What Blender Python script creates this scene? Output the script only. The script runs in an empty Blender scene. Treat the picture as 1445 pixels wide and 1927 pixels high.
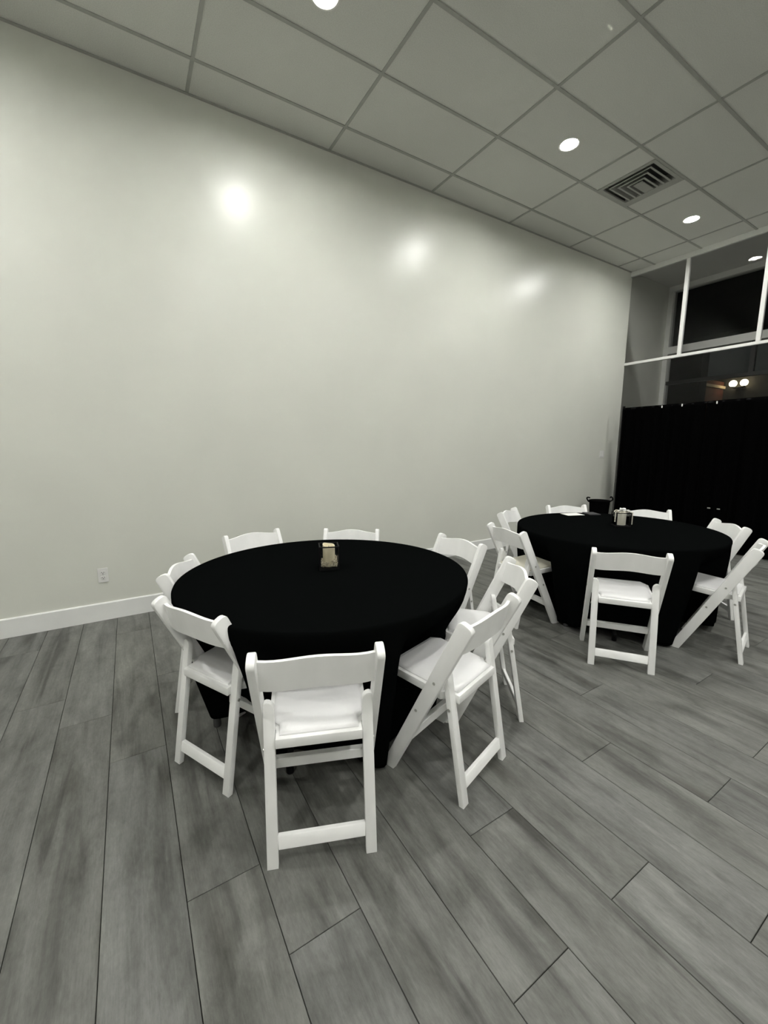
import bpy, bmesh, math, random
from mathutils import Vector, Matrix
random.seed(7)
PI = math.pi
SC = bpy.context.scene
COL = SC.collection

# ------------------------------------------------------------------ camera
H_CAM = 1.4249
RIGHT = Vector((0.8509, -0.5254, -0.0023))
UP = Vector((0.0855, 0.1342, 0.9873))
FWD = Vector((0.5184, 0.8402, -0.1591))
cam_data = bpy.data.cameras.new('camera')
cam = bpy.data.objects.new('camera', cam_data)
COL.objects.link(cam)
FWD.normalize()
RIGHT = (RIGHT - FWD * RIGHT.dot(FWD)).normalized()
UP = RIGHT.cross(FWD)
cam.matrix_world = Matrix(((RIGHT.x, UP.x, -FWD.x, 0), (RIGHT.y, UP.y, -FWD.y, 0),
                           (RIGHT.z, UP.z, -FWD.z, H_CAM), (0, 0, 0, 1)))
cam_data.sensor_fit = 'VERTICAL'
cam_data.sensor_height = 36.0
cam_data.lens = 773.93 / 1927 * 36.0
cam_data.clip_start = 0.02
cam_data.clip_end = 200
SC.camera = cam

# ------------------------------------------------------------------ world, exposure
world = bpy.data.worlds.new('night_sky')
SC.world = world
world.use_nodes = True
bg = world.node_tree.nodes['Background']
bg.inputs[0].default_value = (0.85, 1.0, 0.93, 1)
bg.inputs[1].default_value = 0.013
SC.view_settings.view_transform = 'Standard'
SC.view_settings.look = 'None'
SC.view_settings.gamma = 1
SC.view_settings.use_curve_mapping = False
SC.view_settings.exposure = 0.0
SC.cycles.sample_clamp_indirect = 0
SC.cycles.max_bounces = 10
SC.cycles.diffuse_bounces = 6
SC.cycles.transparent_max_bounces = 16
LAMP = 655.0                      # radiance of the ceiling downlight lenses
LAMP_COL = (1.0, 0.99, 0.955, 1)

# ------------------------------------------------------------------ room numbers
YW = 3.9832       # big wall
XW = 7.1721       # window partition
XB = -2.4844      # wall behind the camera
YR = -3.64         # wall on the right, out of frame
YP = YR            # planks are laid one by one up to here, behind the camera
ZC = 4.1606       # ceiling
XF = 8.45         # outer shop front
T1 = (0.886, 2.047)
T2 = (3.433, 1.879)
ZT = 0.742        # table surface (cloth top)

# ------------------------------------------------------------------ materials
def mat(name, col=(0.5, 0.5, 0.5), rough=0.5, spec=0.5, metal=0.0):
    m = bpy.data.materials.new(name)
    m.use_nodes = True
    b = m.node_tree.nodes['Principled BSDF']
    b.inputs['Base Color'].default_value = (*col, 1)
    b.inputs['Roughness'].default_value = rough
    b.inputs['Specular IOR Level'].default_value = spec
    b.inputs['Metallic'].default_value = metal
    return m

def N(m, t, **kw):
    n = m.node_tree.nodes.new(t)
    for k, v in kw.items():
        setattr(n, k, v)
    return n

def L(m, a, b):
    m.node_tree.links.new(a, b)

def ramp(m, fac, stops):
    r = N(m, 'ShaderNodeValToRGB')
    el = r.color_ramp.elements
    while len(el) < len(stops):
        el.new(0.5)
    for e, (p, c) in zip(el, stops):
        e.position = p
        e.color = (*c, 1) if len(c) == 3 else c
    L(m, fac, r.inputs[0])
    return r

def noisy(name, c1, c2, scale=8, rough=0.5, spec=0.5, bump=0.0, bscale=None, stretch=(1, 1, 1), detail=4, dist=0.002):
    m = mat(name, c1, rough, spec)
    b = m.node_tree.nodes['Principled BSDF']
    tc = N(m, 'ShaderNodeTexCoord')
    mp = N(m, 'ShaderNodeMapping')
    mp.inputs['Scale'].default_value = stretch
    L(m, tc.outputs['Object'], mp.inputs[0])
    n = N(m, 'ShaderNodeTexNoise')
    n.inputs['Scale'].default_value = scale
    n.inputs['Detail'].default_value = detail
    L(m, mp.outputs[0], n.inputs['Vector'])
    r = ramp(m, n.outputs['Fac'], [(0.3, c1), (0.7, c2)])
    L(m, r.outputs[0], b.inputs['Base Color'])
    if bump:
        n2 = N(m, 'ShaderNodeTexNoise')
        n2.inputs['Scale'].default_value = bscale or scale * 6
        n2.inputs['Detail'].default_value = 3
        L(m, mp.outputs[0], n2.inputs['Vector'])
        bp = N(m, 'ShaderNodeBump')
        bp.inputs['Strength'].default_value = bump
        bp.inputs['Distance'].default_value = dist
        L(m, n2.outputs['Fac'], bp.inputs['Height'])
        L(m, bp.outputs[0], b.inputs['Normal'])
    return m

def emit(name, col, strength):
    m = bpy.data.materials.new(name)
    m.use_nodes = True
    nt = m.node_tree
    nt.nodes.remove(nt.nodes['Principled BSDF'])
    e = nt.nodes.new('ShaderNodeEmission')
    e.inputs[0].default_value = col
    e.inputs[1].default_value = strength
    nt.links.new(e.outputs[0], nt.nodes['Material Output'].inputs[0])
    return m

def pane_mat(name, ior, tint=(1, 1, 1)):
    # thin architectural glass: Fresnel mix of a clear pane and its mirror reflection
    m = bpy.data.materials.new(name)
    m.use_nodes = True
    nt = m.node_tree
    nt.nodes.remove(nt.nodes['Principled BSDF'])
    t = nt.nodes.new('ShaderNodeBsdfTransparent')
    t.inputs[0].default_value = (*tint, 1)
    g = nt.nodes.new('ShaderNodeBsdfGlossy')
    g.inputs['Roughness'].default_value = 0.0
    f = nt.nodes.new('ShaderNodeFresnel')
    f.inputs[0].default_value = ior
    x = nt.nodes.new('ShaderNodeMixShader')
    nt.links.new(f.outputs[0], x.inputs[0])
    nt.links.new(t.outputs[0], x.inputs[1])
    nt.links.new(g.outputs[0], x.inputs[2])
    nt.links.new(x.outputs[0], nt.nodes['Material Output'].inputs[0])
    return m

M = {}
M['wall'] = noisy('wall_paint', (0.635, 0.645, 0.585), (0.665, 0.675, 0.612), 1.4, 0.32, 0.42, 0.05, 260, dist=0.001)
M['plaster'] = noisy('shell_paint', (0.74, 0.74, 0.71), (0.78, 0.78, 0.75), 1.5, 0.7, 0.3)
M['trim'] = noisy('trim_white_paint', (0.76, 0.77, 0.75), (0.80, 0.81, 0.79), 5, 0.35, 0.5)
M['frame'] = noisy('frame_white_paint', (0.74, 0.75, 0.72), (0.80, 0.80, 0.77), 5, 0.4, 0.5)
M['tile'] = noisy('mineral_fibre', (0.60, 0.605, 0.565), (0.70, 0.705, 0.66), 160, 0.95, 0.1, 0.35, 420, detail=2, dist=0.001)
M['tbar'] = noisy('grid_bar_paint', (0.36, 0.365, 0.335), (0.40, 0.405, 0.375), 9, 0.6, 0.3)
M['chair'] = noisy('white_resin', (0.86, 0.865, 0.85), (0.91, 0.912, 0.90), 14, 0.42, 0.45, 0.06, 90, stretch=(1, 1, 0.3), dist=0.0006)
M['pad'] = noisy('white_vinyl', (0.78, 0.78, 0.78), (0.84, 0.84, 0.84), 6, 0.5, 0.4, 0.25, 30, dist=0.002)
M['pad_cream'] = noisy('cream_vinyl', (0.62, 0.60, 0.50), (0.70, 0.68, 0.57), 6, 0.5, 0.4, 0.25, 30, dist=0.002)
M['bolt'] = mat('steel', (0.55, 0.55, 0.52), 0.35, 0.5, 0.8)
M['cloth'] = noisy('black_stretch_fabric', (0.0022, 0.0026, 0.0026), (0.0032, 0.0037, 0.0037), 260, 1.0, 0.0, 0.25, 700, dist=0.0006)
M['drape'] = noisy('black_drape_fabric', (0.0008, 0.0008, 0.0009), (0.0012, 0.0012, 0.0013), 90, 0.95, 0.02, 0.2, 400)
M['black'] = noisy('black_powder_coat', (0.003, 0.003, 0.0034), (0.005, 0.005, 0.0055), 40, 0.55, 0.15)
M['rubber'] = mat('grey_rubber', (0.06, 0.06, 0.06), 0.7, 0.3)
M['tabletop'] = noisy('table_plastic', (0.5, 0.5, 0.48), (0.56, 0.56, 0.54), 20, 0.6, 0.3)
M['subfloor'] = noisy('joint_dark', (0.018, 0.018, 0.017), (0.026, 0.026, 0.025), 20, 0.95, 0.05)
M['outlet'] = noisy('outlet_plastic', (0.70, 0.70, 0.68), (0.74, 0.74, 0.72), 9, 0.35, 0.5)
M['slot'] = mat('outlet_slot', (0.03, 0.03, 0.03), 0.6, 0.2)
M['wax'] = noisy('ivory_wax', (0.66, 0.60, 0.42), (0.74, 0.68, 0.50), 9, 0.55, 0.35)
M['wax_white'] = noisy('white_wax', (0.74, 0.72, 0.62), (0.80, 0.78, 0.68), 9, 0.55, 0.35)
M['pearl'] = noisy('pearl', (0.70, 0.66, 0.55), (0.80, 0.77, 0.66), 40, 0.18, 0.7)
M['bead'] = noisy('champagne_bead', (0.30, 0.25, 0.16), (0.82, 0.77, 0.62), 150, 0.2, 0.8)
M['bin'] = noisy('black_felt', (0.0015, 0.0015, 0.0017), (0.0025, 0.0025, 0.0028), 40, 0.95, 0.02)
M['petal'] = noisy('white_petal_fabric', (0.85, 0.85, 0.83), (0.9, 0.9, 0.88), 30, 0.7, 0.2)
M['paper'] = noisy('white_card', (0.82, 0.82, 0.76), (0.86, 0.86, 0.80), 12, 0.7, 0.2)
M['folder'] = noisy('dark_card', (0.030, 0.030, 0.033), (0.040, 0.040, 0.044), 12, 0.5, 0.3)
M['vent'] = noisy('vent_enamel', (0.36, 0.365, 0.335), (0.40, 0.405, 0.37), 10, 0.5, 0.4)
M['duct'] = mat('duct_dark', (0.12, 0.12, 0.12), 0.8, 0.1)
M['ring'] = noisy('light_trim', (0.72, 0.72, 0.68), (0.76, 0.76, 0.72), 9, 0.4, 0.4)
M['lens'] = emit('lit_lens', LAMP_COL, LAMP)
M['glass'] = pane_mat('window_glass', 1.215, (.91, .91, .91))
M['glass_box'] = pane_mat('holder_glass', 1.25)
M['dark_frame'] = noisy('dark_bronze', (0.010, 0.010, 0.010), (0.014, 0.014, 0.013), 9, 0.5, 0.3)
M['pier'] = noisy('dark_brown_render', (0.005, 0.0035, 0.003), (0.007, 0.005, 0.0045), 4, 0.8, 0.1)
M['asphalt'] = noisy('asphalt', (0.03, 0.03, 0.03), (0.05, 0.05, 0.05), 12, 0.9, 0.1)
M['facade'] = noisy('grey_render', (0.030, 0.030, 0.026), (0.042, 0.040, 0.036), 3, 0.85, 0.1)
M['awning'] = noisy('dark_awning', (0.006, 0.007, 0.008), (0.009, 0.010, 0.011), 6, 0.9, 0.05)
M['globe'] = emit('lit_globe', (1.0, 0.86, 0.55, 1), 15.0)
M['ledge'] = noisy('pale_ledge', (0.42, 0.34, 0.24), (0.48, 0.40, 0.28), 5, 0.8, 0.1)
M['concrete'] = noisy('vestibule_concrete', (0.14, 0.14, 0.13), (0.20, 0.20, 0.19), 5, 0.8, 0.2)
# brick of the far wing wall
mb_ = mat('far_brick', (0.2, 0.08, 0.05), 0.85, 0.1)
tc_ = N(mb_, 'ShaderNodeTexCoord')
mp_ = N(mb_, 'ShaderNodeMapping')
mp_.inputs['Rotation'].default_value = (PI / 2, 0, 0)
L(mb_, tc_.outputs['Object'], mp_.inputs[0])
br_ = N(mb_, 'ShaderNodeTexBrick')
br_.inputs['Scale'].default_value = 4.5
br_.inputs['Color1'].default_value = (0.12, 0.042, 0.026, 1)
br_.inputs['Color2'].default_value = (0.09, 0.035, 0.024, 1)
br_.inputs['Mortar'].default_value = (0.08, 0.055, 0.045, 1)
br_.inputs['Mortar Size'].default_value = 0.012
L(mb_, mp_.outputs[0], br_.inputs['Vector'])
L(mb_, br_.outputs['Color'], mb_.node_tree.nodes['Principled BSDF'].inputs['Base Color'])
M['brick'] = mb_

def plank_material():
    m = mat('grey_oak_plank', (0.2, 0.2, 0.2), 0.5, 0.32)
    b = m.node_tree.nodes['Principled BSDF']
    tc = N(m, 'ShaderNodeTexCoord')
    oi = N(m, 'ShaderNodeObjectInfo')
    off = N(m, 'ShaderNodeVectorMath', operation='SCALE')
    cmb = N(m, 'ShaderNodeCombineXYZ')
    L(m, oi.outputs['Random'], cmb.inputs[0])
    mul = N(m, 'ShaderNodeMath', operation='MULTIPLY')
    mul.inputs[1].default_value = 7.31
    L(m, oi.outputs['Random'], mul.inputs[0])
    L(m, mul.outputs[0], cmb.inputs[1])
    L(m, oi.outputs['Random'], cmb.inputs[2])
    L(m, cmb.outputs[0], off.inputs[0])
    off.inputs['Scale'].default_value = 37.0
    add = N(m, 'ShaderNodeVectorMath', operation='ADD')
    L(m, tc.outputs['Object'], add.inputs[0])
    L(m, off.outputs[0], add.inputs[1])

    def noise(sx, sy, detail, rough=0.55, dist=0.0):
        mp = N(m, 'ShaderNodeMapping')
        mp.inputs['Scale'].default_value = (sx, sy, 1)
        L(m, add.outputs[0], mp.inputs[0])
        n = N(m, 'ShaderNodeTexNoise')
        n.inputs['Scale'].default_value = 1
        n.inputs['Detail'].default_value = detail
        n.inputs['Roughness'].default_value = rough
        n.inputs['Distortion'].default_value = dist
        L(m, mp.outputs[0], n.inputs['Vector'])
        return n.outputs['Fac']
    broad = noise(13, 1.3, 5, 0.55, 0.8)       # long dark streaks down the board
    cloud = noise(9, 4.5, 7, 0.66, 0.4)        # weathered patches
    fine = noise(190, 9, 5, 0.75)              # grain
    speck = noise(90, 30, 5, 0.75)
    c1 = ramp(m, broad, [(0.27, (0.064, 0.064, 0.060)), (0.45, (0.136, 0.138, 0.130)), (0.70, (0.185, 0.188, 0.178))])
    c2 = ramp(m, cloud, [(0.30, (0.70, 0.70, 0.69)), (0.5, (1.0, 1.0, 1.0)), (0.72, (1.20, 1.21, 1.20))])
    c3 = ramp(m, fine, [(0.30, (0.88, 0.88, 0.88)), (0.68, (1.09, 1.09, 1.085))])
    c4 = ramp(m, speck, [(0.30, (0.84, 0.84, 0.83)), (0.7, (1.12, 1.12, 1.12))])
    # knots
    mpk = N(m, 'ShaderNodeMapping')
    mpk.inputs['Scale'].default_value = (5.2, 1.5, 1)
    L(m, add.outputs[0], mpk.inputs[0])
    vk = N(m, 'ShaderNodeTexVoronoi')
    vk.inputs['Scale'].default_value = 1.0
    L(m, mpk.outputs[0], vk.inputs['Vector'])
    ck = ramp(m, vk.outputs['Distance'], [(0.0, (0.42, 0.41, 0.39)), (0.10, (0.62, 0.61, 0.59)), (0.26, (1, 1, 1))])
    # tint and tone of the single board
    tone = ramp(m, oi.outputs['Random'], [(0.0, (0.88, 0.88, 0.86)), (0.35, (1.0, 1.0, 0.97)), (0.7, (0.93, 0.935, 0.93)), (1.0, (1.10, 1.10, 1.08))])
    cur = c1.outputs[0]
    for c in (c2, c3, c4, ck, tone):
        x = N(m, 'ShaderNodeMix', data_type='RGBA', blend_type='MULTIPLY')
        x.clamp_result = False
        x.inputs['Factor'].default_value = 1
        L(m, cur, x.inputs['A'])
        L(m, c.outputs[0], x.inputs['B'])
        cur = x.outputs['Result']
    L(m, cur, b.inputs['Base Color'])
    bp = N(m, 'ShaderNodeBump')
    bp.inputs['Strength'].default_value = 0.25
    bp.inputs['Distance'].default_value = 0.0008
    L(m, fine, bp.inputs['Height'])
    L(m, bp.outputs[0], b.inputs['Normal'])
    return m
M['plank'] = plank_material()

# ------------------------------------------------------------------ object helpers
def me_obj(name, me, parent=None, loc=(0, 0, 0), rotz=0.0, **props):
    o = bpy.data.objects.new(name, me)
    COL.objects.link(o)
    if parent:
        o.parent = parent
    o.location = loc
    o.rotation_euler = (0, 0, rotz)
    for k, v in props.items():
        o[k] = v
    return o

def finish(bm, name, m, smooth=False):
    bmesh.ops.recalc_face_normals(bm, faces=bm.faces[:])
    me = bpy.data.meshes.new(name)
    bm.to_mesh(me)
    bm.free()
    me.materials.append(m)
    if smooth:
        for p in me.polygons:
            p.use_smooth = True
        try:
            me.set_sharp_from_angle(angle=math.radians(40))
        except Exception:
            pass
    return me

def obj(name, bm, m, parent=None, smooth=False, **kw):
    return me_obj(name, finish(bm, name, m, smooth), parent, **kw)

def thing(name, label, cat, loc=(0, 0, 0), rotz=0.0, group=None):
    o = me_obj(name, None, None, loc, rotz)
    o['label'] = label
    o['category'] = cat
    if group:
        o['group'] = group
    return o

def struct(name, bm=None, m=None, parent=None, loc=(0, 0, 0)):
    o = me_obj(name, finish(bm, name, m) if bm else None, parent, loc)
    if not parent:
        o['kind'] = 'structure'
    return o

def box(bm, x0, x1, y0, y1, z0, z1, bev=0.0, seg=1):
    t = bmesh.new()
    bmesh.ops.create_cube(t, size=1)
    for v in t.verts:
        v.co = Vector((x0 + (v.co.x + .5) * (x1 - x0), y0 + (v.co.y + .5) * (y1 - y0), z0 + (v.co.z + .5) * (z1 - z0)))
    if bev:
        bmesh.ops.bevel(t, geom=t.edges[:], offset=bev, segments=seg, profile=0.5, affect='EDGES')
    merge(bm, t)
    return bm

def merge(bm, t, mtx=None):
    me = bpy.data.meshes.new('tmp')
    if mtx is not None:
        bmesh.ops.transform(t, matrix=mtx, verts=t.verts[:])
    t.to_mesh(me)
    t.free()
    bm.from_mesh(me)
    bpy.data.meshes.remove(me)

def boxm(*a, **k):
    return box(bmesh.new(), *a, **k)

def prism(pts, axis, a, b, bev=0.0, seg=2):
    """polygon pts extruded between a and b along an axis ('x': pts are (y,z); 'y': (x,z); 'z': (x,y))"""
    bm = bmesh.new()
    f = {'x': lambda p, t: (t, p[0], p[1]), 'y': lambda p, t: (p[0], t, p[1]), 'z': lambda p, t: (p[0], p[1], t)}[axis]
    va = [bm.verts.new(f(p, a)) for p in pts]
    vb = [bm.verts.new(f(p, b)) for p in pts]
    n = len(pts)
    bm.faces.new(va)
    bm.faces.new(vb[::-1])
    for i in range(n):
        bm.faces.new((va[i], vb[i], vb[(i + 1) % n], va[(i + 1) % n]))
    bmesh.ops.recalc_face_normals(bm, faces=bm.faces[:])
    if bev:
        caps = [e for e in bm.edges if abs((f((0, 0), 1)[0] * (e.verts[0].co.x - e.verts[1].co.x)) + (f((0, 0), 1)[1] * (e.verts[0].co.y - e.verts[1].co.y)) + (f((0, 0), 1)[2] * (e.verts[0].co.z - e.verts[1].co.z))) < 1e-6]
        bmesh.ops.bevel(bm, geom=caps, offset=bev, segments=seg, profile=0.5, affect='EDGES')
    return bm

def cyl(bm, c, r, h, n=20, r2=None, axis='z', bev=0.0):
    t = bmesh.new()
    bmesh.ops.create_cone(t, cap_ends=True, segments=n, radius1=r, radius2=r if r2 is None else r2, depth=h)
    if bev:
        bmesh.ops.bevel(t, geom=[e for e in t.edges if len(e.link_faces) == 2 and any(len(f.verts) > 4 for f in e.link_faces)], offset=bev, segments=2, profile=0.5, affect='EDGES')
    rot = {'z': Matrix(), 'x': Matrix.Rotation(PI / 2, 4, 'Y'), 'y': Matrix.Rotation(PI / 2, 4, 'X')}[axis]
    merge(bm, t, Matrix.Translation(c) @ rot)
    return bm

def lathe(bm, prof, n=32, c=(0, 0, 0), close=False):
    rings = []
    for r, z in prof:
        rings.append([bm.verts.new((c[0] + r * math.cos(2 * PI * i / n), c[1] + r * math.sin(2 * PI * i / n), c[2] + z)) for i in range(n)])
    for a, b in zip(rings, rings[1:]):
        for i in range(n):
            bm.faces.new((a[i], a[(i + 1) % n], b[(i + 1) % n], b[i]))
    if close:
        a, b = rings[-1], rings[0]
        for i in range(n):
            bm.faces.new((a[i], a[(i + 1) % n], b[(i + 1) % n], b[i]))
    else:
        bm.faces.new(rings[0][::-1])
        bm.faces.new(rings[-1])
    return bm

def tube(bm, pts, r, n=8, closed=False):
    pts = [Vector(p) for p in pts]
    rings = []
    N_ = len(pts)
    for i, p in enumerate(pts):
        if closed:
            d = pts[(i + 1) % N_] - pts[i - 1]
        else:
            d = pts[min(i + 1, N_ - 1)] - pts[max(i - 1, 0)]
        q = d.to_track_quat('Z', 'Y')
        rings.append([bm.verts.new(p + q @ Vector((r * math.cos(2 * PI * k / n), r * math.sin(2 * PI * k / n), 0))) for k in range(n)])
    seq = list(zip(rings, rings[1:])) + ([(rings[-1], rings[0])] if closed else [])
    for a, b in seq:
        for k in range(n):
            bm.faces.new((a[k], a[(k + 1) % n], b[(k + 1) % n], b[k]))
    if not closed:
        bm.faces.new(rings[0][::-1])
        bm.faces.new(rings[-1])
    return bm

def ball(bm, c, r, sub=1):
    t = bmesh.new()
    bmesh.ops.create_icosphere(t, subdivisions=sub, radius=r)
    merge(bm, t, Matrix.Translation(c))
    return bm

def dup(root, loc, rotz, label):
    r = root.copy()
    COL.objects.link(r)
    r.location = loc
    r.rotation_euler = (0, 0, rotz)
    r['label'] = label
    for ch in list(root.children):
        c = ch.copy()
        COL.objects.link(c)
        c.parent = r
        for g in ch.children:
            d = g.copy()
            COL.objects.link(d)
            d.parent = c
    return r

# ------------------------------------------------------------------ the shell
struct('wall_left', boxm(XB - .12, XF + .12, YW, YW + .12, 0, ZC + .25), M['wall'])
struct('wall_back', boxm(XB - .12, XB, YR, YW, 0, ZC + .25), M['plaster'])
struct('wall_right', boxm(XB - .12, XF + .12, YR - .12, YR, 0, ZC + .25), M['plaster'])

# floor: dark underlay with one object per plank
floor = struct('floor', boxm(XB, XW, YP, YW, -0.06, -0.0075), M['subfloor'])
PW, PL, PX0 = 0.2294, 1.524, -0.4198
known = {0: 2.485, 1: 2.074, 2: 1.256, 3: 0.953, 4: 0.28, 5: 0.547, 6: 0.949, 7: 0.553, 8: 1.80, 9: 0.949, 10: 0.552, 11: 1.255, 12: 0.548, 13: 1.80, 14: 0.955}
pool = [0.55, 0.952, 1.256, 1.80]
plank_cache = {}
def plank_mesh(w, l):
    k = (round(w, 4), round(l, 4))
    if k not in plank_cache:
        g = 0.0011
        bm = bmesh.new()
        c = 0.0012
        vb = [bm.verts.new(p) for p in ((g, g, -.0075), (w - g, g, -.0075), (w - g, l - g, -.0075), (g, l - g, -.0075))]
        vm = [bm.verts.new(p) for p in ((g, g, -c), (w - g, g, -c), (w - g, l - g, -c), (g, l - g, -c))]
        vt = [bm.verts.new(p) for p in ((g + c, g + c, 0), (w - g - c, g + c, 0), (w - g - c, l - g - c, 0), (g + c, l - g - c, 0))]
        bm.faces.new(vt)
        for i in range(4):
            j = (i + 1) % 4
            bm.faces.new((vb[i], vb[j], vm[j], vm[i]))
            bm.faces.new((vm[i], vm[j], vt[j], vt[i]))
        plank_cache[k] = finish(bm, 'plank', M['plank'])
    return plank_cache[k]
prev = None
for i in range(-9, 34):
    x0 = PX0 + PW * i
    x1 = min(x0 + PW, XW)
    if x1 - x0 < 0.01:
        continue
    if i in known:
        y = known[i]
    else:
        y = random.choice([p for p in pool if p != prev])
    prev = y if i not in known else None
    while y > YP:
        y -= PL
    while y < YW - 0.01:
        a, b = max(y, YP), min(y + PL, YW)
        if b - a > 0.02:
            me_obj('plank', plank_mesh(x1 - x0, b - a), floor, (x0, a, 0))
        y += PL

# baseboards
struct('baseboard_left', prism([(YW - .016, 0), (YW - .016, .142), (YW - .010, .149), (YW, .149), (YW, 0)], 'x', XB, XW - .06), M['trim'])
struct('baseboard_back', boxm(XB, XB + .016, YR, YW - .016, 0, .149, bev=.003), M['trim'])
struct('baseboard_right', boxm(XB + .016, XW - .06, YR, YR + .016, 0, .149, bev=.003), M['trim'])

# ------------------------------------------------------------------ suspended ceiling
ceil = struct('ceiling', boxm(XB, XW, YR, YW, ZC + .12, ZC + .14), M['plaster'])
TX, TY = 1.2192, 0.6096
GX, GY = 0.6372, 3.6324
xl = [XB + .002] + [GX + TX * k for k in range(-2, 6)] + [XW - .03]
yl = [YW - .002] + [GY - TY * k for k in range(0, 18)]
yl = [y for y in yl if y > YR + .05] + [YR + .002]
BAR = 0.0125
tile_cache = {}
LAMPS = []
lamp_cols = {0, 2, 4, 6}     # tile columns that carry downlights
lamp_rows = {2, 6, 10}
LR = 0.078                   # opening of the downlight
def tile_mesh(w, l, hole):
    k = (round(w, 4), round(l, 4), hole)
    if k in tile_cache:
        return tile_cache[k]
    bm = bmesh.new()
    z0, z1 = 0.0, 0.016
    if not hole:
        box(bm, -w / 2, w / 2, -l / 2, l / 2, z0, z1)
    else:
        n = 32
        hx, hy = hole
        def onrect(a):
            c, s = math.cos(a), math.sin(a)
            t = 1e9
            for d, lim in ((c, (w / 2 - hx) if c > 0 else (w / 2 + hx)), (s, (l / 2 - hy) if s > 0 else (l / 2 + hy))):
                if abs(d) > 1e-9:
                    t = min(t, lim / abs(d))
            return hx + c * t, hy + s * t
        angs = sorted([2 * PI * i / n for i in range(n)] + [math.atan2(sy * l / 2 - hy, sx * w / 2 - hx) % (2 * PI) for sx in (-1, 1) for sy in (-1, 1)])
        R = []
        for a in angs:
            ox, oy = onrect(a)
            ix, iy = hx + LR * math.cos(a), hy + LR * math.sin(a)
            R.append([bm.verts.new(p) for p in ((ox, oy, z0), (ix, iy, z0), (ix, iy, z1), (ox, oy, z1))])
        for i in range(len(R)):
            a, b = R[i], R[(i + 1) % len(R)]
            for q in range(4):
                bm.faces.new((a[q], a[(q + 1) % 4], b[(q + 1) % 4], b[q]))
    tile_cache[k] = finish(bm, 'ceiling_tile', M['tile'])
    return tile_cache[k]
VX0, VX1 = 4.60, 5.185       # vent in this tile bay
for i in range(len(xl) - 1):
    for j in range(len(yl) - 1):
        a, b = xl[i] + BAR * .5, xl[i + 1] - BAR * .5
        d, c = yl[j] - BAR * .5, yl[j + 1] + BAR * .5
        cx, cy = (a + b) / 2, (c + d) / 2
        zt = ZC + 0.006
        if abs(xl[i] - (GX + 3 * TX)) < .01 and j == 2:
            for (p, q) in ((a, VX0 - .004), (VX1 + .004, b)):
                me_obj('ceiling_tile', tile_mesh(q - p, d - c, None), ceil, ((p + q) / 2, cy, zt))
            continue
        full = abs((xl[i + 1] - xl[i]) - TX) < .01
        col = round((xl[i] - GX) / TX)
        hole = None
        if full and col in (-2, 0, 2, 4) and j in (2, 6, 10, 14):
            hole = (0.03, 0.03)
            LAMPS.append((cx + .03, cy + .03))
        me_obj('ceiling_tile', tile_mesh(b - a, d - c, hole), ceil, (cx, cy, zt))
# grid bars: runners along the room, tees between them
runner = finish(boxm(XB, XW - .02, -BAR, BAR, 0, .006), 'grid_runner', M['tbar'])
for y in yl[1:-1]:
    me_obj('grid_runner', runner, ceil, (0, y, ZC))
tee_cache = {}
for x in xl[1:-1]:
    for j in range(len(yl) - 1):
        l = round(yl[j] - yl[j + 1] - 2 * BAR, 4)
        if l not in tee_cache:
            tee_cache[l] = finish(boxm(-BAR, BAR, -l / 2, l / 2, 0, .006), 'grid_tee', M['tbar'])
        me_obj('grid_tee', tee_cache[l], ceil, (x, (yl[j] + yl[j + 1]) / 2, ZC))
struct('trim_1', boxm(XB, XW - .05, YW - .022, YW, ZC - .002, ZC + .004), M['tbar'])      # wall angle

# ------------------------------------------------------------------ downlights
def make_downlight(loc, label):
    t = thing('recessed_downlight', label, 'ceiling light', loc, 0, 'recessed ceiling downlights')
    obj('trim_ring', lathe(bmesh.new(), [(LR - .004, .026), (LR - .004, .001), (LR + .004, -.003), (LR + .016, -.003), (LR + .018, -.0005), (LR - .001, -.0002), (LR - .001, .026)], 40, close=True), M['ring'], t, True)
    lens = lathe(bmesh.new(), [(LR - .0055, .0115), (LR - .0055, .0165)], 40)
    obj('lens', lens, M['lens'], t)
    obj('can', lathe(bmesh.new(), [(LR - .006, .026), (LR - .004, .05), (LR - .010, .10)], 24), M['bolt'], t, True)
    return t
proto = None
for (x, y) in sorted(LAMPS, key=lambda p: (-p[1], p[0])):
    if y > 2:
        lab = {0: 'round lit downlight in the ceiling near the top edge of the photo', 1: 'bright round downlight in the ceiling tile beside the air vent',
               2: 'lit downlight farthest away, in the ceiling close to the window partition'}.get(round((x - 1.25) / 2.44), 'lit round downlight in the first ceiling row, behind the camera')
    else:
        lab = 'round downlight out of frame, %s' % 'in the row above the camera' if y > -1 else 'in the row behind the camera'
    loc = (x, y, ZC + .006)
    if proto is None:
        proto = make_downlight(loc, lab)
    else:
        dup(proto, loc, 0, lab)

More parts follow.
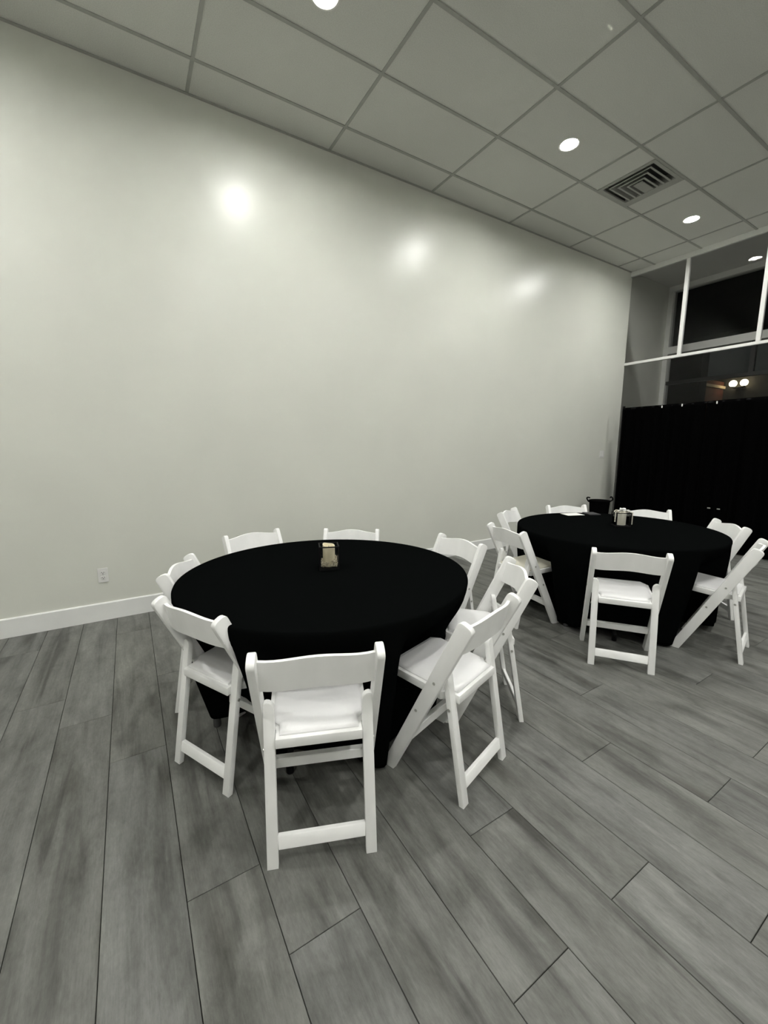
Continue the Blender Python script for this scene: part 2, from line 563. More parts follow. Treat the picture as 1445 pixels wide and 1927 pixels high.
# ------------------------------------------------------------------ air vent
def make_vent():
    cy0, cy1 = yl[3] + BAR, yl[2] - BAR
    t = thing('air_vent', 'square grey metal air diffuser with stepped louvres in the ceiling between two downlights', 'vent', ((VX0 + VX1) / 2, (cy0 + cy1) / 2, ZC))
    hx, hy = (VX1 - VX0) / 2, (cy1 - cy0) / 2
    w = .035
    bm = bmesh.new()
    O = [(-hx, -hy), (hx, -hy), (hx, hy), (-hx, hy)]
    I = [(-hx + w, -hy + w), (hx - .10, -hy + w), (hx - .10, hy - w), (-hx + w, hy - w)]
    V = [[bm.verts.new((p[0], p[1], z)) for p in P_] for P_, z in ((O, -.003), (I, -.003), (I, .012), (O, .012))]
    for k in range(4):
        for q in range(4):
            bm.faces.new((V[k][q], V[k][(q + 1) % 4], V[(k + 1) % 4][(q + 1) % 4], V[(k + 1) % 4][q]))
    obj('frame', bm, M['vent'], t)
    obj('duct', boxm(-hx + .01, hx - .01, -hy + .01, hy - .01, .075, .08), M['duct'], t)
    # U-shaped louvres, open towards +x, each a sloping blade on three sides
    x_end = hx - .10
    for k in range(3):
        ins = .078 + k * .062
        # outer top edge (higher, further out) to inner lower edge
        def U(i_, z):
            return [(x_end, -hy + i_, z), (-hx + i_, -hy + i_, z), (-hx + i_, hy - i_, z), (x_end, hy - i_, z)]
        lo = U(ins - .002, .0)
        hi = U(ins + .052 if k < 2 else ins + .045, .055)
        bm = bmesh.new()
        th = Vector((0, 0, .0025))
        A = [bm.verts.new(p) for p in lo]
        B = [bm.verts.new(p) for p in hi]
        A2 = [bm.verts.new(Vector(p) + th) for p in lo]
        B2 = [bm.verts.new(Vector(p) + th) for p in hi]
        for q in range(3):
            bm.faces.new((A[q], A[q + 1], B[q + 1], B[q]))
            bm.faces.new((A2[q], A2[q + 1], B2[q + 1], B2[q]))
            bm.faces.new((A[q], A[q + 1], A2[q + 1], A2[q]))
            bm.faces.new((B[q], B[q + 1], B2[q + 1], B2[q]))
        for q in (0, 3):
            bm.faces.new((A[q], B[q], B2[q], A2[q]))
        # flat flange along the lower edge of the blade
        fl = U(ins + .016, .0)
        F = [bm.verts.new(p) for p in fl]
        F0 = [bm.verts.new(p) for p in lo]
        for q in range(3):
            bm.faces.new((F0[q], F0[q + 1], F[q + 1], F[q]))
        obj('louvre', bm, M['vent'], t)
    obj('centre_plate', boxm(-hx + .245, x_end, -hy + .245, hy - .245, .0, .006), M['vent'], t)
    bm = bmesh.new()
    box(bm, x_end - .002, x_end, -hy + w, hy - w, .0, .075)
    obj('end_plate', bm, M['vent'], t)
make_vent()

# ------------------------------------------------------------------ white window partition
w1 = struct('window_1')
w1.location = (0, 0, 0)
posts = [3.180, 2.2593] + [2.2593 - .9214 * k for k in range(1, 7)]
def part(name, bm, m, parent, **k):
    return obj(name, bm, m, parent, **k)
part('head_bar', boxm(XW - .03, XW + .045, YR, YW, 4.098, ZC + .01), M['frame'], w1)
part('transom_bar', boxm(XW - .02, XW + .035, YR, YW, 2.728, 2.768, bev=.003), M['frame'], w1)
part('bottom_rail', boxm(XW - .02, XW + .035, YR, YW, 0, .10, bev=.003), M['frame'], w1)
for y in posts:
    part('mullion', boxm(XW - .018, XW + .033, y - .024, y + .024, 2.768, 4.098, bev=.003), M['frame'], w1)
ys = [YW] + posts + [YR]
for a, b in zip(ys, ys[1:]):
    part('pane', boxm(XW + .006, XW + .010, b + .024 if b != YR else b, a - .024 if a != YW else a, 2.768, 4.098), M['glass'], w1)
low = [YW, 1.95, 0.417, -1.425, YR]
for y in low[1:-1]:
    part('lower_mullion', boxm(XW - .018, XW + .033, y - .024, y + .024, .10, 2.728, bev=.003), M['frame'], w1)
for a, b in zip(low, low[1:]):
    part('pane', boxm(XW + .006, XW + .010, b + .024 if b != YR else b, a - .024 if a != YW else a, .10, 2.728), M['glass'], w1)

# ------------------------------------------------------------------ vestibule and outer shop front
struct('floor', boxm(XW, XF + .12, YR, YW, -.06, 0), M['concrete'])
struct('ceiling', boxm(XW, XF + .12, YR, YW, ZC + .012, ZC + .12), M['plaster'])
w2 = struct('window_2')
part('jamb', boxm(XF - .05, XF + .09, YW - .075, YW, 0, 4.10), M['frame'], w2)
part('head_bar', boxm(XF - .05, XF + .09, YR, YW, 4.085, ZC + .012), M['frame'], w2)
part('transom_beam', boxm(XF - .06, XF + .10, YR, YW, 3.03, 3.15), M['frame'], w2)
part('dark_rail', boxm(XF - .02, XF + .05, YR, YW - .075, 2.50, 2.56), M['dark_frame'], w2)
for y in (2.70, 1.2, -.3, -1.8):
    part('dark_mullion', boxm(XF - .02, XF + .05, y - .03, y + .03, 2.56, 3.03), M['dark_frame'], w2)
part('pane', boxm(XF + .018, XF + .022, YR, YW - .075, 3.15, 4.085), M['glass'], w2)
yy = [YW - .075, 2.70, 1.2, -.3, -1.8, YR]
for a, b in zip(yy, yy[1:]):
    part('pane', boxm(XF + .018, XF + .022, b + .03, a - .03, 2.56, 3.03), M['glass'], w2)
part('pane', boxm(XF + .018, XF + .022, YR, YW - .075, .0, 2.50), M['glass'], w2)

# ------------------------------------------------------------------ night street outside
struct('ground', boxm(XF + .12, 40, -20, 30, -.08, -.02), M['asphalt'])
aw = thing('awning', 'dark awning sloping out above the outer shop front', 'awning', (XF + .13, 0, 0))
obj('canopy', prism([(0, 4.75), (1.7, 3.62), (1.7, 3.66), (0, 4.81)], 'y', YR - 1, YW + 2.5), M['awning'], aw)
# prism along y takes (x,z) points
obj('valance', boxm(1.69, 1.71, YR - 1, YW + 2.5, 3.36, 3.66), M['awning'], aw)
pier = thing('pier', 'dark brown pier outside behind the lower window pane', 'pillar', (10.0, 4.32, 0))
obj('shaft', boxm(0, .3, -.33, .60, 0, 3.3, bev=.01), M['pier'], pier)
obj('plinth', boxm(-.05, .35, -.37, .64, -.02, .35, bev=.01), M['pier'], pier)
bw = thing('brick_wing', 'low reddish brick wall glowing beside the twin globe lamp outside', 'building', (14.2, 5.8, 0))
obj('wall', boxm(-1.2, 1.98, 0, .3, -.02, 3.37), M['brick'], bw)
obj('ledge', boxm(-1.2, 1.98, -.05, .0, 3.16, 3.24), M['ledge'], bw)
fb = thing('shopfront', 'dark grey rendered building across the street carrying the twin globe lamp', 'building', (16.2, 2.0, 0))
obj('wall', boxm(0, .4, -14, 6.2, -.02, 3.50), M['facade'], fb)
obj('coping', boxm(-.04, .44, -14, 6.2, 3.50, 3.55), M['dark_frame'], fb)
tl = thing('twin_globe_lamp', 'lit lamp with twin glowing globes seen through the window', 'lamp', (16.195, 5.37, 3.28))
obj('wall_plate', cyl(bmesh.new(), (-.02, 0, -.12), .06, .04, 16, axis='x'), M['dark_frame'], tl)
obj('arm', boxm(-.21, -.03, -.14, .14, -.135, -.115), M['dark_frame'], tl)
for s in (-1, 1):
    g = obj('globe', ball(bmesh.new(), (-.2, s * .135, 0), .098, 3), M['globe'], tl, True)
    obj('globe_cap', cyl(bmesh.new(), (-.2, s * .135, -.105), .045, .03, 16), M['dark_frame'], tl)

# ------------------------------------------------------------------ folding chairs
WS, YTP, ZTP, YF = .217, -.191, .778, .187
WR, YRR, YQ, ZQ = .189, -.190, -.095, .560
ST, SWID = .028, .066
def ystile(z):
    return YF + (YTP - YF) * z / ZTP
def yleg(z):
    return YRR + (YQ - YRR) * z / ZQ
def arc(cx, cy, r, a0, a1, n):
    return [(cx + r * math.cos(a0 + (a1 - a0) * i / n), cy + r * math.sin(a0 + (a1 - a0) * i / n)) for i in range(n + 1)]

def stile_mesh():
    d = Vector((YTP - YF, ZTP)).normalized()
    n = Vector((d.y, -d.x))               # forward / down side
    h = SWID / 2
    k = .056 / 2 / n.x                    # half width at the foot, measured along the floor
    rise = .024
    tip = Vector((YTP, ZTP)) - d * rise
    pts = [(YF - k, 0), (YF + k, 0)]
    top = []
    for i in range(11):
        a = PI * i / 10
        c_, s_ = math.cos(a), math.sin(a)
        c_ = math.copysign(abs(c_) ** .75, c_)
        s_ = abs(s_) ** .75
        q = tip + n * (h * c_) + d * (rise * s_)
        top.append((q.x, q.y))
    return pts + top

def rear_leg_bm(s):
    # face polygon in x-z with a rounded head, sheared back along y
    xo, xi = WR, WR - .038
    w = xo - xi
    pts = [(xi, 0), (xo, 0), (xo, ZQ - .012)]
    pts += [(xo - .012 + .012 * math.cos(a), ZQ - .012 + .012 * math.sin(a)) for a in (PI / 6, PI / 3, PI / 2)]
    r = w - .012
    pts += [(xo - .012 - r * math.sin(a), ZQ - r * 1.1 + r * 1.1 * math.cos(a)) for a in (PI / 8, PI / 4, 3 * PI / 8, PI / 2)]
    pts = [(s * x, z) for x, z in pts]
    bm = prism(pts, 'y', 0, .024, bev=.0025)
    for v in bm.verts:
        v.co.y += yleg(v.co.z)
    return bm

def slat_bm():
    bm = bmesh.new()
    nu = 14
    th = .015
    x1 = WS - ST + .001
    rows = []
    for i in range(nu + 1):
        u = -1 + 2 * i / nu
        x = u * x1
        arch = .5 + .5 * math.cos(PI * u)
        bow = -.030 * (1 - u * u)
        zt = .752 + .020 * arch
        zb = .637 + .016 * arch
        col = []
        for z, off in ((zb, -th / 2), ((zb + zt) / 2, -th / 2), (zt, -th / 2), (zt, th / 2), ((zb + zt) / 2, th / 2), (zb, th / 2)):
            col.append(bm.verts.new((x, ystile(.70) + .45 * (ystile(z) - ystile(.70)) + bow + off, z)))
        rows.append(col)
    for a, b in zip(rows, rows[1:]):
        for k in range(6):
            bm.faces.new((a[k], a[(k + 1) % 6], b[(k + 1) % 6], b[k]))
    bm.faces.new(rows[0][::-1])
    bm.faces.new(rows[-1])
    e = [e for e in bm.edges if e.calc_face_angle(0) > 1.0 and abs(e.verts[0].co.x - e.verts[1].co.x) > .002]
    bmesh.ops.bevel(bm, geom=e, offset=.003, segments=2, profile=.5, affect='EDGES')
    return bm

SEAT = [(-.149, -.132), (.149, -.132), (.150, -.085), (.178, -.060), (.182, .180), (.150, .220), (-.150, .220), (-.182, .180), (-.178, -.060), (-.150, -.085)]
def zseat(y):
    return .408 + (y + .132) * (.028 / .338)
def seat_bm():
    bm = prism(SEAT, 'z', 0, .036, bev=.004)
    for v in bm.verts:
        v.co.z += zseat(v.co.y)
    return bm
def pad_bm():
    bm = bmesh.new()
    cx, cy = 0, .044
    rings = []
    for sc, z in ((.91, .034), (.915, .041), (.89, .047), (.83, .0505), (.5, .053), (.15, .0535)):
        rings.append([bm.verts.new((p[0] * sc, cy + (p[1] - cy) * sc, z)) for p in SEAT_R])
    for a, b in zip(rings, rings[1:]):
        for i in range(len(a)):
            j = (i + 1) % len(a)
            bm.faces.new((a[i], a[j], b[j], b[i]))
    bm.faces.new(rings[-1])
    bm.faces.new(rings[0][::-1])
    for v in bm.verts:
        v.co.z += zseat(v.co.y)
    return bm
def resample(poly, per=3):
    out = []
    for i, p in enumerate(poly):
        q = poly[(i + 1) % len(poly)]
        for k in range(per):
            out.append((p[0] + (q[0] - p[0]) * k / per, p[1] + (q[1] - p[1]) * k / per))
    return out
SEAT_R = resample([(-.149, -.132), (.149, -.132), (.152, -.08), (.178, -.055), (.182, .180), (.150, .220), (-.150, .220), (-.182, .180), (-.178, -.055), (-.152, -.08)])

def make_chair(name, pad):
    t = thing(name, '', 'chair', group='white folding chairs around the round tables')
    prof = stile_mesh()
    for s in (-1, 1):
        bm = prism(prof, 'x', s * (WS - ST), s * WS, bev=.004)
        o = obj('front_leg', bm, M['chair'], t, True)
        for z, dy in ((.50, 0.0), (.345, 0.012)):
            obj('bolt', cyl(bmesh.new(), (s * (WS + .0005), ystile(z) + dy, z), .0065, .004, 10, axis='x'), M['bolt'], o)
        o = obj('rear_leg', rear_leg_bm(s), M['chair'], t, True)
        obj('bolt', cyl(bmesh.new(), (s * (WR + .0012), yleg(.405) + .012, .395), .0065, .004, 10, axis='x'), M['bolt'], o)
        # folding link between rear leg and front leg
        bb = bmesh.new()
        z0 = .512
        tube(bb, [(s * (WR - .004), yleg(z0) + .022, z0), (s * (WR - .004), ystile(z0 - .005) - .01, z0 - .006)], .004, 6)
        obj('folding_link', bb, M['chair'], t)
    se = obj('seat', seat_bm(), M['chair'], t, True)
    p = obj('seat_pad', pad_bm(), pad, se, True)
    if pad is M['pad_cream']:
        p['label'] = 'cream coloured seat pad'
    obj('back_slat', slat_bm(), M['chair'], t, True)
    x1 = WS - ST + .0005
    bm = boxm(-x1, x1, -.016, .014, .150, .192, bev=.003)
    for v in bm.verts:
        v.co.y += ystile(.171)
    obj('front_stretcher', bm, M['chair'], t, True)
    x1 = WR - .038 + .0005
    bm = boxm(-x1, x1, .003, .021, .058, .106, bev=.003)
    for v in bm.verts:
        v.co.y += yleg(v.co.z)
    obj('rear_stretcher', bm, M['chair'], t, True)
    return t

CH = {
 'A': (0.528, 1.324, -0.380, 'white folding chair nearest the camera, back turned, in front of the near table'),
 'B': (1.140, 1.281, 0.291, 'white folding chair angled beside the nearest chair, its whole seat showing, at the near table'),
 'D': (0.316, 1.849, -1.11, 'white folding chair left of the nearest chair, seen from behind its curved back slat'),
 'E': (0.348, 2.413, -1.990, 'white folding chair at the left rim of the near table, only its top showing'),
 'F': (0.782, 2.948, -2.971, 'white folding chair behind the near table, closest to the wall outlet, facing the camera'),
 'G': (1.341, 2.682, 2.517, 'white folding chair behind the near table with its slat just above the candle holder'),
 'H': (1.763, 2.114, 1.589, 'white folding chair at the back right of the near table, beside the baseboard'),
 'I': (1.590, 1.535, 0.964, 'white folding chair at the right of the near table, partly behind the angled chair'),
 'C': (2.730, 1.400, -0.940, 'white folding chair in front of the far table, back to the camera'),
 'K': (2.697, 2.196, -1.757, 'white folding chair left of the far table with a cream seat pad'),
 'L': (3.298, 2.680, -2.737, 'white folding chair behind the cream padded chair, at the far table'),
 'M': (3.947, 2.582, 2.661, 'white folding chair behind the far table, beside the white card and the black bin'),
 'N': (4.321, 2.008, 2.281, 'white folding chair behind the far table, right of the beaded candle holder'),
 'O': (4.114, 1.476, 0.817, 'white folding chair at the right of the far table, facing left, nearer the drape'),
 'Q': (3.452, 1.118, 0.213, 'white folding chair at the right photo edge, side on, by the far table'),
}
ch0 = make_chair('folding_chair', M['pad'])
first = True
for k, (x, y, a, lab) in CH.items():
    if k == 'K':
        c = make_chair('folding_chair', M['pad_cream'])
        c.location, c.rotation_euler = (x, y, 0), (0, 0, a)
        c['label'] = lab
    elif first:
        ch0.location, ch0.rotation_euler = (x, y, 0), (0, 0, a)
        ch0['label'] = lab
        first = False
    else:
        dup(ch0, (x, y, 0), a, lab)

# ------------------------------------------------------------------ tables with stretch covers
RT = 0.770
def make_table(c, az, mid, lab, clab, hemctl, rleg):
    t = thing('round_table', lab, 'table', (c[0], c[1], 0), 0, 'round banquet tables')
    obj('tabletop', lathe(bmesh.new(), [(RT - .02, ZT - .040), (RT - .006, ZT - .036), (RT - .004, ZT - .008), (RT - .012, ZT - .004)], 64), M['tabletop'], t, True)
    feet = []
    for a in az:
        a = math.radians(a)
        p = Vector((rleg * math.cos(a), rleg * math.sin(a), 0))
        q = Vector((.52 * math.cos(a), .52 * math.sin(a), ZT - .04))
        feet.append(a)
        lg = obj('leg', tube(bmesh.new(), [p + Vector((0, 0, .012)), q], .0135, 12), M['black'], t, True)
        obj('foot_cap', lathe(bmesh.new(), [(.017, 0), (.019, .006), (.018, .055), (.015, .06)], 16, (p.x, p.y, 0)), M['rubber'], lg, True)
    a = math.radians(mid)
    p = Vector((.60 * math.cos(a), .60 * math.sin(a), 0))
    lg = obj('leg', tube(bmesh.new(), [p + Vector((0, 0, .012)), Vector((p.x * .8, p.y * .8, ZT - .04))], .0135, 12), M['black'], t, True)
    obj('foot_cap', lathe(bmesh.new(), [(.016, 0), (.018, .006), (.017, .05), (.0145, .055)], 16, (p.x, p.y, 0)), M['black'], lg, True)
    # cover: hangs from the rim, pushed in wherever a chair seat stands against it
    bm = bmesh.new()
    nphi, nt = 240, 26
    pushes = []
    for (x, y, a_, _l) in CH.values():
        dx, dy = x - c[0], y - c[1]
        d = math.hypot(dx, dy)
        if d < 1.05:
            pushes.append((math.atan2(dy, dx), max(d - .245, .50)))
    def smooth(u):
        u = min(1, max(0, u))
        return u * u * (3 - 2 * u)
    def base(phi):
        ks = sorted((math.radians(p) % (2 * PI), r, z) for p, r, z in hemctl)
        p = phi % (2 * PI)
        for i in range(len(ks)):
            a0, r0, z0 = ks[i]
            a1, r1, z1 = ks[(i + 1) % len(ks)]
            if i == len(ks) - 1:
                a1 += 2 * PI
                if p < a0:
                    p += 2 * PI
            if a0 <= p <= a1:
                u = smooth((p - a0) / (a1 - a0))
                return r0 + (r1 - r0) * u, z0 + (z1 - z0) * u
        return ks[0][1], ks[0][2]
    R0 = RT + .002
    rows = []
    for it in range(nt + 1):
        t_ = it / nt
        row = []
        for i in range(nphi):
            phi = 2 * PI * i / nphi
            rb, zh = base(phi)
            z = (ZT - .020) + (zh - (ZT - .020)) * t_
            u = max(0, (t_ - .18) / .82)
            r = R0 + (rb - R0) * u ** 1.1
            r += .010 * u * (math.sin(phi * 19 + 1.3) + .6 * math.sin(phi * 31 + .4))
            for ac, rs in pushes:
                da = abs((phi - ac + PI) % (2 * PI) - PI)
                w = 1 - smooth((da - .22) / .15)
                if w > 0 and rs < R0:
                    k_ = smooth((R0 - .0 - 0) and ((ZT - .02 - z) / (ZT - .02 - .45)))
                    lim = R0 + (rs - R0) * k_
                    if r > lim:
                        r += (lim - r) * w
            row.append(bm.verts.new((r * math.cos(phi), r * math.sin(phi), z)))
        rows.append(row)
    for a_, b_ in zip(rows, rows[1:]):
        for i in range(nphi):
            j = (i + 1) % nphi
            bm.faces.new((a_[i], a_[j], b_[j], b_[i]))
    last = rows[0]
    for r, z in ((RT + .0015, ZT - .010), (RT - .002, ZT - .003), (RT - .008, ZT), (RT * .7, ZT), (RT * .35, ZT)):
        ring = [bm.verts.new((r * math.cos(2 * PI * i / nphi), r * math.sin(2 * PI * i / nphi), z)) for i in range(nphi)]
        for i in range(nphi):
            j = (i + 1) % nphi
            bm.faces.new((last[i], last[j], ring[j], ring[i]))
        last = ring
    bm.faces.new(last)
    co = me_obj('table_cover', finish(bm, 'table_cover', M['cloth'], True), None, (c[0], c[1], 0))
    so = co.modifiers.new('thickness', 'SOLIDIFY')
    so.thickness = .002
    so.offset = -1
    co['label'] = clab
    co['category'] = 'tablecloth'
    co['group'] = 'black stretch table covers'
make_table(T1, (176, 265.5, 355, 86), 229, 'round banquet table nearer the camera, hidden under a black cover with the pebble candle holder', 'black stretch cover over the nearer round table, holding the ivory candle',
           [(176, .635, .055), (200, .60, .15), (228, .64, .085), (265.5, .655, .015), (290, .60, .05), (325, .71, .05), (20, .71, .05), (90, .70, .05), (142, .64, .16)], .612)
make_table(T2, (180.5, 244, -5, 72), 215, 'round banquet table by the black drape, covered in black, with pearl hung candle holder', 'black stretch cover over the farther round table, with the white card on it',
           [(150, .70, .05), (180.5, .61, .03), (215, .65, .10), (244, .66, .015), (275, .60, .07), (298, .75, .045), (325, .75, .045), (20, .72, .04), (90, .72, .04)], .575)

# ------------------------------------------------------------------ candle holders
def make_holder(name, c, rot, lab, w, h, wax):
    t = thing(name, lab, 'candle holder', (c[0], c[1], ZT + .001), rot)
    hw = w / 2
    e = .0032
    for sx in (-1, 1):
        for sy in (-1, 1):
            obj('wire_post', boxm(sx * hw - e, sx * hw + e, sy * hw - e, sy * hw + e, 0, h), M['black'], t)
    for s in (-1, 1):
        obj('wire_bar', boxm(-hw, hw, s * hw - e, s * hw + e, h - 2 * e, h), M['black'], t)
        obj('wire_bar', boxm(s * hw - e, s * hw + e, -hw, hw, h - 2 * e, h), M['black'], t)
    obj('base_plate', boxm(-hw, hw, -hw, hw, .0, .012), M['black'], t)
    for s in (-1, 1):
        obj('glass_pane', boxm(-hw + e, hw - e, s * (hw - .004) - .0008, s * (hw - .004) + .0008, .012, h - .006), M['glass_box'], t)
        obj('glass_pane', boxm(s * (hw - .004) - .0008, s * (hw - .004) + .0008, -hw + .006, hw - .006, .012, h - .006), M['glass_box'], t)
    # candle with an uneven melted rim
    n = 36
    cb = bmesh.new()
    r = w * .325
    ring0 = [cb.verts.new((r * math.cos(2 * PI * i / n), r * math.sin(2 * PI * i / n), .013)) for i in range(n)]
    def zt(i, k=0):
        a = 2 * PI * i / n
        return h - .002 + .007 * math.cos(a - 2.4) + .002 * math.sin(3 * a) - k
    ring1 = [cb.verts.new((r * math.cos(2 * PI * i / n), r * math.sin(2 * PI * i / n), zt(i))) for i in range(n)]
    ring2 = [cb.verts.new((r * .86 * math.cos(2 * PI * i / n), r * .86 * math.sin(2 * PI * i / n), zt(i, .002))) for i in range(n)]
    ring3 = [cb.verts.new((r * .7 * math.cos(2 * PI * i / n), r * .7 * math.sin(2 * PI * i / n), h - .016)) for i in range(n)]
    for a_, b_ in ((ring0, ring1), (ring1, ring2), (ring2, ring3)):
        for i in range(n):
            cb.faces.new((a_[i], a_[(i + 1) % n], b_[(i + 1) % n], b_[i]))
    cb.faces.new(ring3)
    cb.faces.new(ring0[::-1])
    cd = me_obj('pillar_candle', finish(cb, 'pillar_candle', wax, True), None, (c[0], c[1], ZT + .001), rot)
    cd['category'] = 'candle'
    bm = tube(bmesh.new(), [(0, 0, h - .017), (.001, .001, h - .006)], .0012, 6)
    obj('wick', bm, M['slot'], cd)
    return t, cd

hold, cand = make_holder('candle_holder', (.918, 2.081), -.36, 'square black wire and glass candle holder with pale pebbles on the nearer table', .104, .134, M['wax'])
cand['label'] = 'ivory pillar candle inside the pebble filled holder on the nearer table'
pb = bmesh.new()
rnd = random.Random(3)
for k in range(300):
    for _ in range(40):
        x, y = rnd.uniform(-.0425, .0425), rnd.uniform(-.0425, .0425)
        if math.hypot(x, y) > .0375:
            break
    z = .017 + rnd.random() * (.024 + .014 * (x > .005) + .008 * (y > 0))
    ball(pb, (x, y, z), rnd.uniform(.0034, .0052), 1)
peb = me_obj('pebble_filler', finish(pb, 'pebble_filler', M['bead'], True), None, (.918, 2.081, ZT + .001), -.36)
peb['label'] = 'small pale shiny beads filling the bottom of the candle holder on the nearer table'
peb['category'] = 'beads'
peb['kind'] = 'stuff'

hold2, cand2 = make_holder('candle_holder', (3.53, 1.875), -.70, 'dark wire and glass candle holder hung with pearl strands on the farther table', .112, .122, M['wax_white'])
cand2['label'] = 'white pillar candle inside the pearl draped holder on the farther table'
def strand(pts, r=.0054):
    bm = bmesh.new()
    for p in pts:
        ball(bm, p, r, 1)
    return bm
hw = .056
left = [(-hw - .012, -hw + .004, .122 - .0105 * k) for k in range(8)]
right = [(hw + .012, -hw + .010, .122 - .0105 * k) for k in range(10)]
rim = [(-hw - .010 + (2 * hw + .02) * k / 14, -hw + .004 + .03 * math.sin(k / 14 * PI), .128 + .004 * math.sin(k * 1.7)) for k in range(15)]
loop = [(-hw - .004 + .016 * math.cos(a), -hw + .010, .130 + .014 * math.sin(a)) for a in [PI * k / 7 for k in range(8)]]
for nm, pts in (('pearl_strand', left), ('pearl_strand', right), ('pearl_strand', rim), ('pearl_strand', loop)):
    obj(nm, strand(pts), M['pearl'], hold2, True, kind='stuff')
def flower(c, r):
    bm = bmesh.new()
    for k in range(8):
        a = k * 2.4
        rr = r * (.25 + .09 * k)
        t = bmesh.new()
        bmesh.ops.create_icosphere(t, subdivisions=2, radius=r * .46)
        mtx = Matrix.Translation((c[0] + rr * math.cos(a), c[1] + rr * math.sin(a), c[2] - .02 * r * k)) @ Matrix.Rotation(a, 4, 'Z') @ Matrix.Rotation(.7, 4, 'Y') @ Matrix.Diagonal((.35, .9, 1, 1))
        merge(bm, t, mtx)
    return bm
obj('fabric_flower', flower((-.004, -.02, .150), .026), M['petal'], hold2, True, kind='stuff')
obj('fabric_flower', flower((.036, -.03, .140), .016), M['petal'], hold2, True, kind='stuff')
obj('fabric_flower', flower((-.034, -.03, .139), .015), M['petal'], hold2, True, kind='stuff')

# ------------------------------------------------------------------ card and folder on the farther table
def flat(name, pts, z, th, m, lab, cat):
    o = obj(name, prism(pts, 'z', z, z + th), m)
    o['label'] = lab
    o['category'] = cat
    return o
def quad_at(c, rot, w, d):
    cs, sn = math.cos(rot), math.sin(rot)
    return [(c[0] + x * cs - y * sn, c[1] + x * sn + y * cs) for x, y in ((-w / 2, -d / 2), (w / 2, -d / 2), (w / 2, d / 2), (-w / 2, d / 2))]
flat('card', quad_at((3.735, 2.465), -.37, .18, .13), ZT + .0008, .0012, M['paper'], 'white card lying near the back edge of the farther table', 'card')
flat('folder', quad_at((3.915, 2.375), -.5, .11, .15), ZT + .0008, .008, M['folder'], 'dark flat folder lying next to the white card on the farther table', 'folder')

# ------------------------------------------------------------------ black bin
bn = thing('bin', 'black round bin with two loop handles standing by the wall next to the drape', 'bin', (6.26, 3.68, 0), -.45)
obj('body', lathe(bmesh.new(), [(.105, 0), (.112, .01), (.148, .56), (.152, .567), (.147, .568), (.140, .555), (.104, .02)], 36), M['bin'], bn, True)
obj('rim', lathe(bmesh.new(), [(.148, .550), (.156, .556), (.156, .570), (.147, .572)], 36), M['bin'], bn, True)
for s in (-1, 1):
    pts = []
    for k in range(17):
        a = -PI * .62 + PI * 1.24 * k / 16
        d = .042
        pts.append((s * (.150 + .030 + d * .8 * math.cos(a)), .0 + .012 * math.sin(a * 2), .585 + d * .75 * math.sin(a) + .012 * math.cos(a)))
    obj('handle', tube(bmesh.new(), pts, .010, 8), M['bin'], bn, True)

# ------------------------------------------------------------------ drape
dr = thing('drape_stand', 'black pipe and drape backdrop hung in front of the windows', 'curtain', (0, 0, 0))
DX0, DX1, DY0, DY1 = 6.77, 6.60, 3.715, .30
ZD = 2.02
def dpos(s):
    return Vector((DX0 + (DX1 - DX0) * s, DY0 + (DY1 - DY0) * s, 0))
nrm = Vector((-(DY1 - DY0), DX1 - DX0, 0)).normalized()
def panel(s0, s1, seed):
    r = random.Random(seed)
    bm = bmesh.new()
    n = 150
    ph = [r.uniform(0, 6) for _ in range(4)]
    rows = []
    for z in (ZD - .012, ZD - .06, ZD - .4, 1.0, .4, .012):
        row = []
        amp = .010 + .028 * (1 - z / ZD)
        for i in range(n + 1):
            u = i / n
            s = s0 + (s1 - s0) * u
            d = math.sin(u * 52 + ph[0]) * .6 + math.sin(u * 83 + ph[1] + z * .4) * .3 + math.sin(u * 21 + ph[2]) * .4
            p = dpos(s) + nrm * (amp * d)
            row.append(bm.verts.new((p.x, p.y, z)))
        rows.append(row)
    for a, b in zip(rows, rows[1:]):
        for i in range(n):
            bm.faces.new((a[i], a[i + 1], b[i + 1], b[i]))
    o = obj('drape_panel', bm, M['drape'], dr, True)
    so = o.modifiers.new('thickness', 'SOLIDIFY')
    so.thickness = .003
    return o
panel(0, .333, 1)
panel(.335, .667, 2)
panel(.669, 1, 3)
a, b = dpos(-.003), dpos(1.003)
obj('crossbar', tube(bmesh.new(), [(a.x + .012, a.y, ZD - .03), (b.x + .012, b.y, ZD - .03)], .012, 10), M['black'], dr, True)
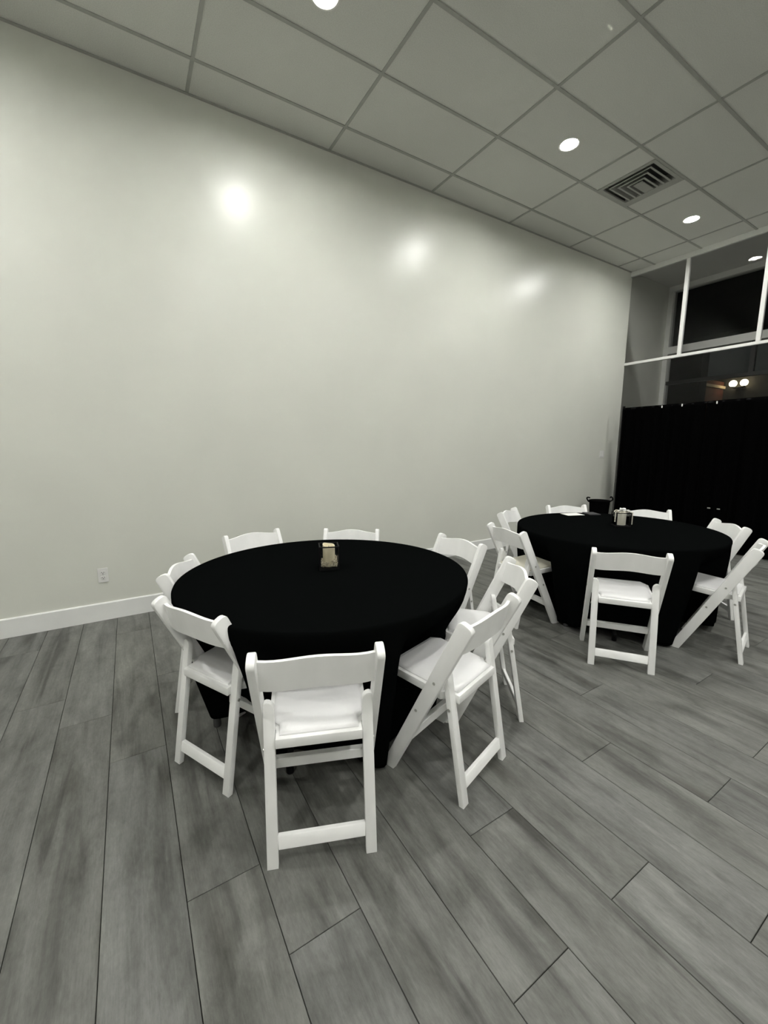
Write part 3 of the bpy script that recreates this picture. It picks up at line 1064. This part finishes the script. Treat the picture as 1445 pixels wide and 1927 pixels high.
for p in (a, b):
    u_ = obj('upright', cyl(bmesh.new(), (p.x + .03, p.y, ZD / 2), .019, ZD + .03, 12), M['black'], dr, True)
    obj('base_plate', boxm(p.x - .10, p.x + .20, p.y - .15, p.y + .15, 0, .008), M['black'], dr)
for y in (3.125, 2.86, 2.445):
    s = (y - DY0) / (DY1 - DY0)
    p = dpos(s) - nrm * .0
    c = obj('clip', boxm(p.x - .036, p.x - .026, y - .007, y + .007, ZD - .058, ZD - .025, bev=.002), M['petal'], dr)
    c['label'] = 'small pale clip at the top of the drape'

for y in (2.385, 2.275):  # small steel boxes on the drape stand in for two bright glints
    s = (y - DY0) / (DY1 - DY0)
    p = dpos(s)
    c = obj('glint_fleck', boxm(p.x - .050, p.x - .046, y - .018, y + .018, .572, .586, bev=.0015), M['bolt'], dr)
    c['label'] = 'small pale fleck standing for a glint low on the drape'

# ------------------------------------------------------------------ wall outlet and switch
ou = thing('wall_outlet', 'white duplex power outlet low on the wall above the baseboard', 'outlet', (-.256, YW, .380))
obj('cover_plate', boxm(-.036, .036, -.006, 0, -.060, .060, bev=.002), M['outlet'], ou)
for zc in (-.021, .021):
    so_ = obj('socket', boxm(-.017, .017, -.0085, -.005, zc - .0145, zc + .0145, bev=.003), M['outlet'], ou)
    obj('slot', boxm(-.0085, -.0055, -.0095, -.008, zc + .000, zc + .009), M['slot'], so_)
    obj('slot', boxm(.0055, .0085, -.0095, -.008, zc + .000, zc + .009), M['slot'], so_)
    obj('slot', cyl(bmesh.new(), (0, -.0088, zc - .007), .0032, .0016, 10, axis='y'), M['slot'], so_)
obj('screw', cyl(bmesh.new(), (0, -.0062, 0), .003, .001, 10, axis='y'), M['bolt'], ou)
sw = thing('light_switch', 'white double light switch plate on the wall near the black drape', 'switch', (6.72, YW, 1.275))
obj('cover_plate', boxm(-.060, .060, -.006, 0, -.060, .060, bev=.002), M['outlet'], sw)
for x in (-.023, .023):
    obj('rocker', boxm(x - .017, x + .017, -.010, -.005, -.034, .034, bev=.002), M['outlet'], sw)
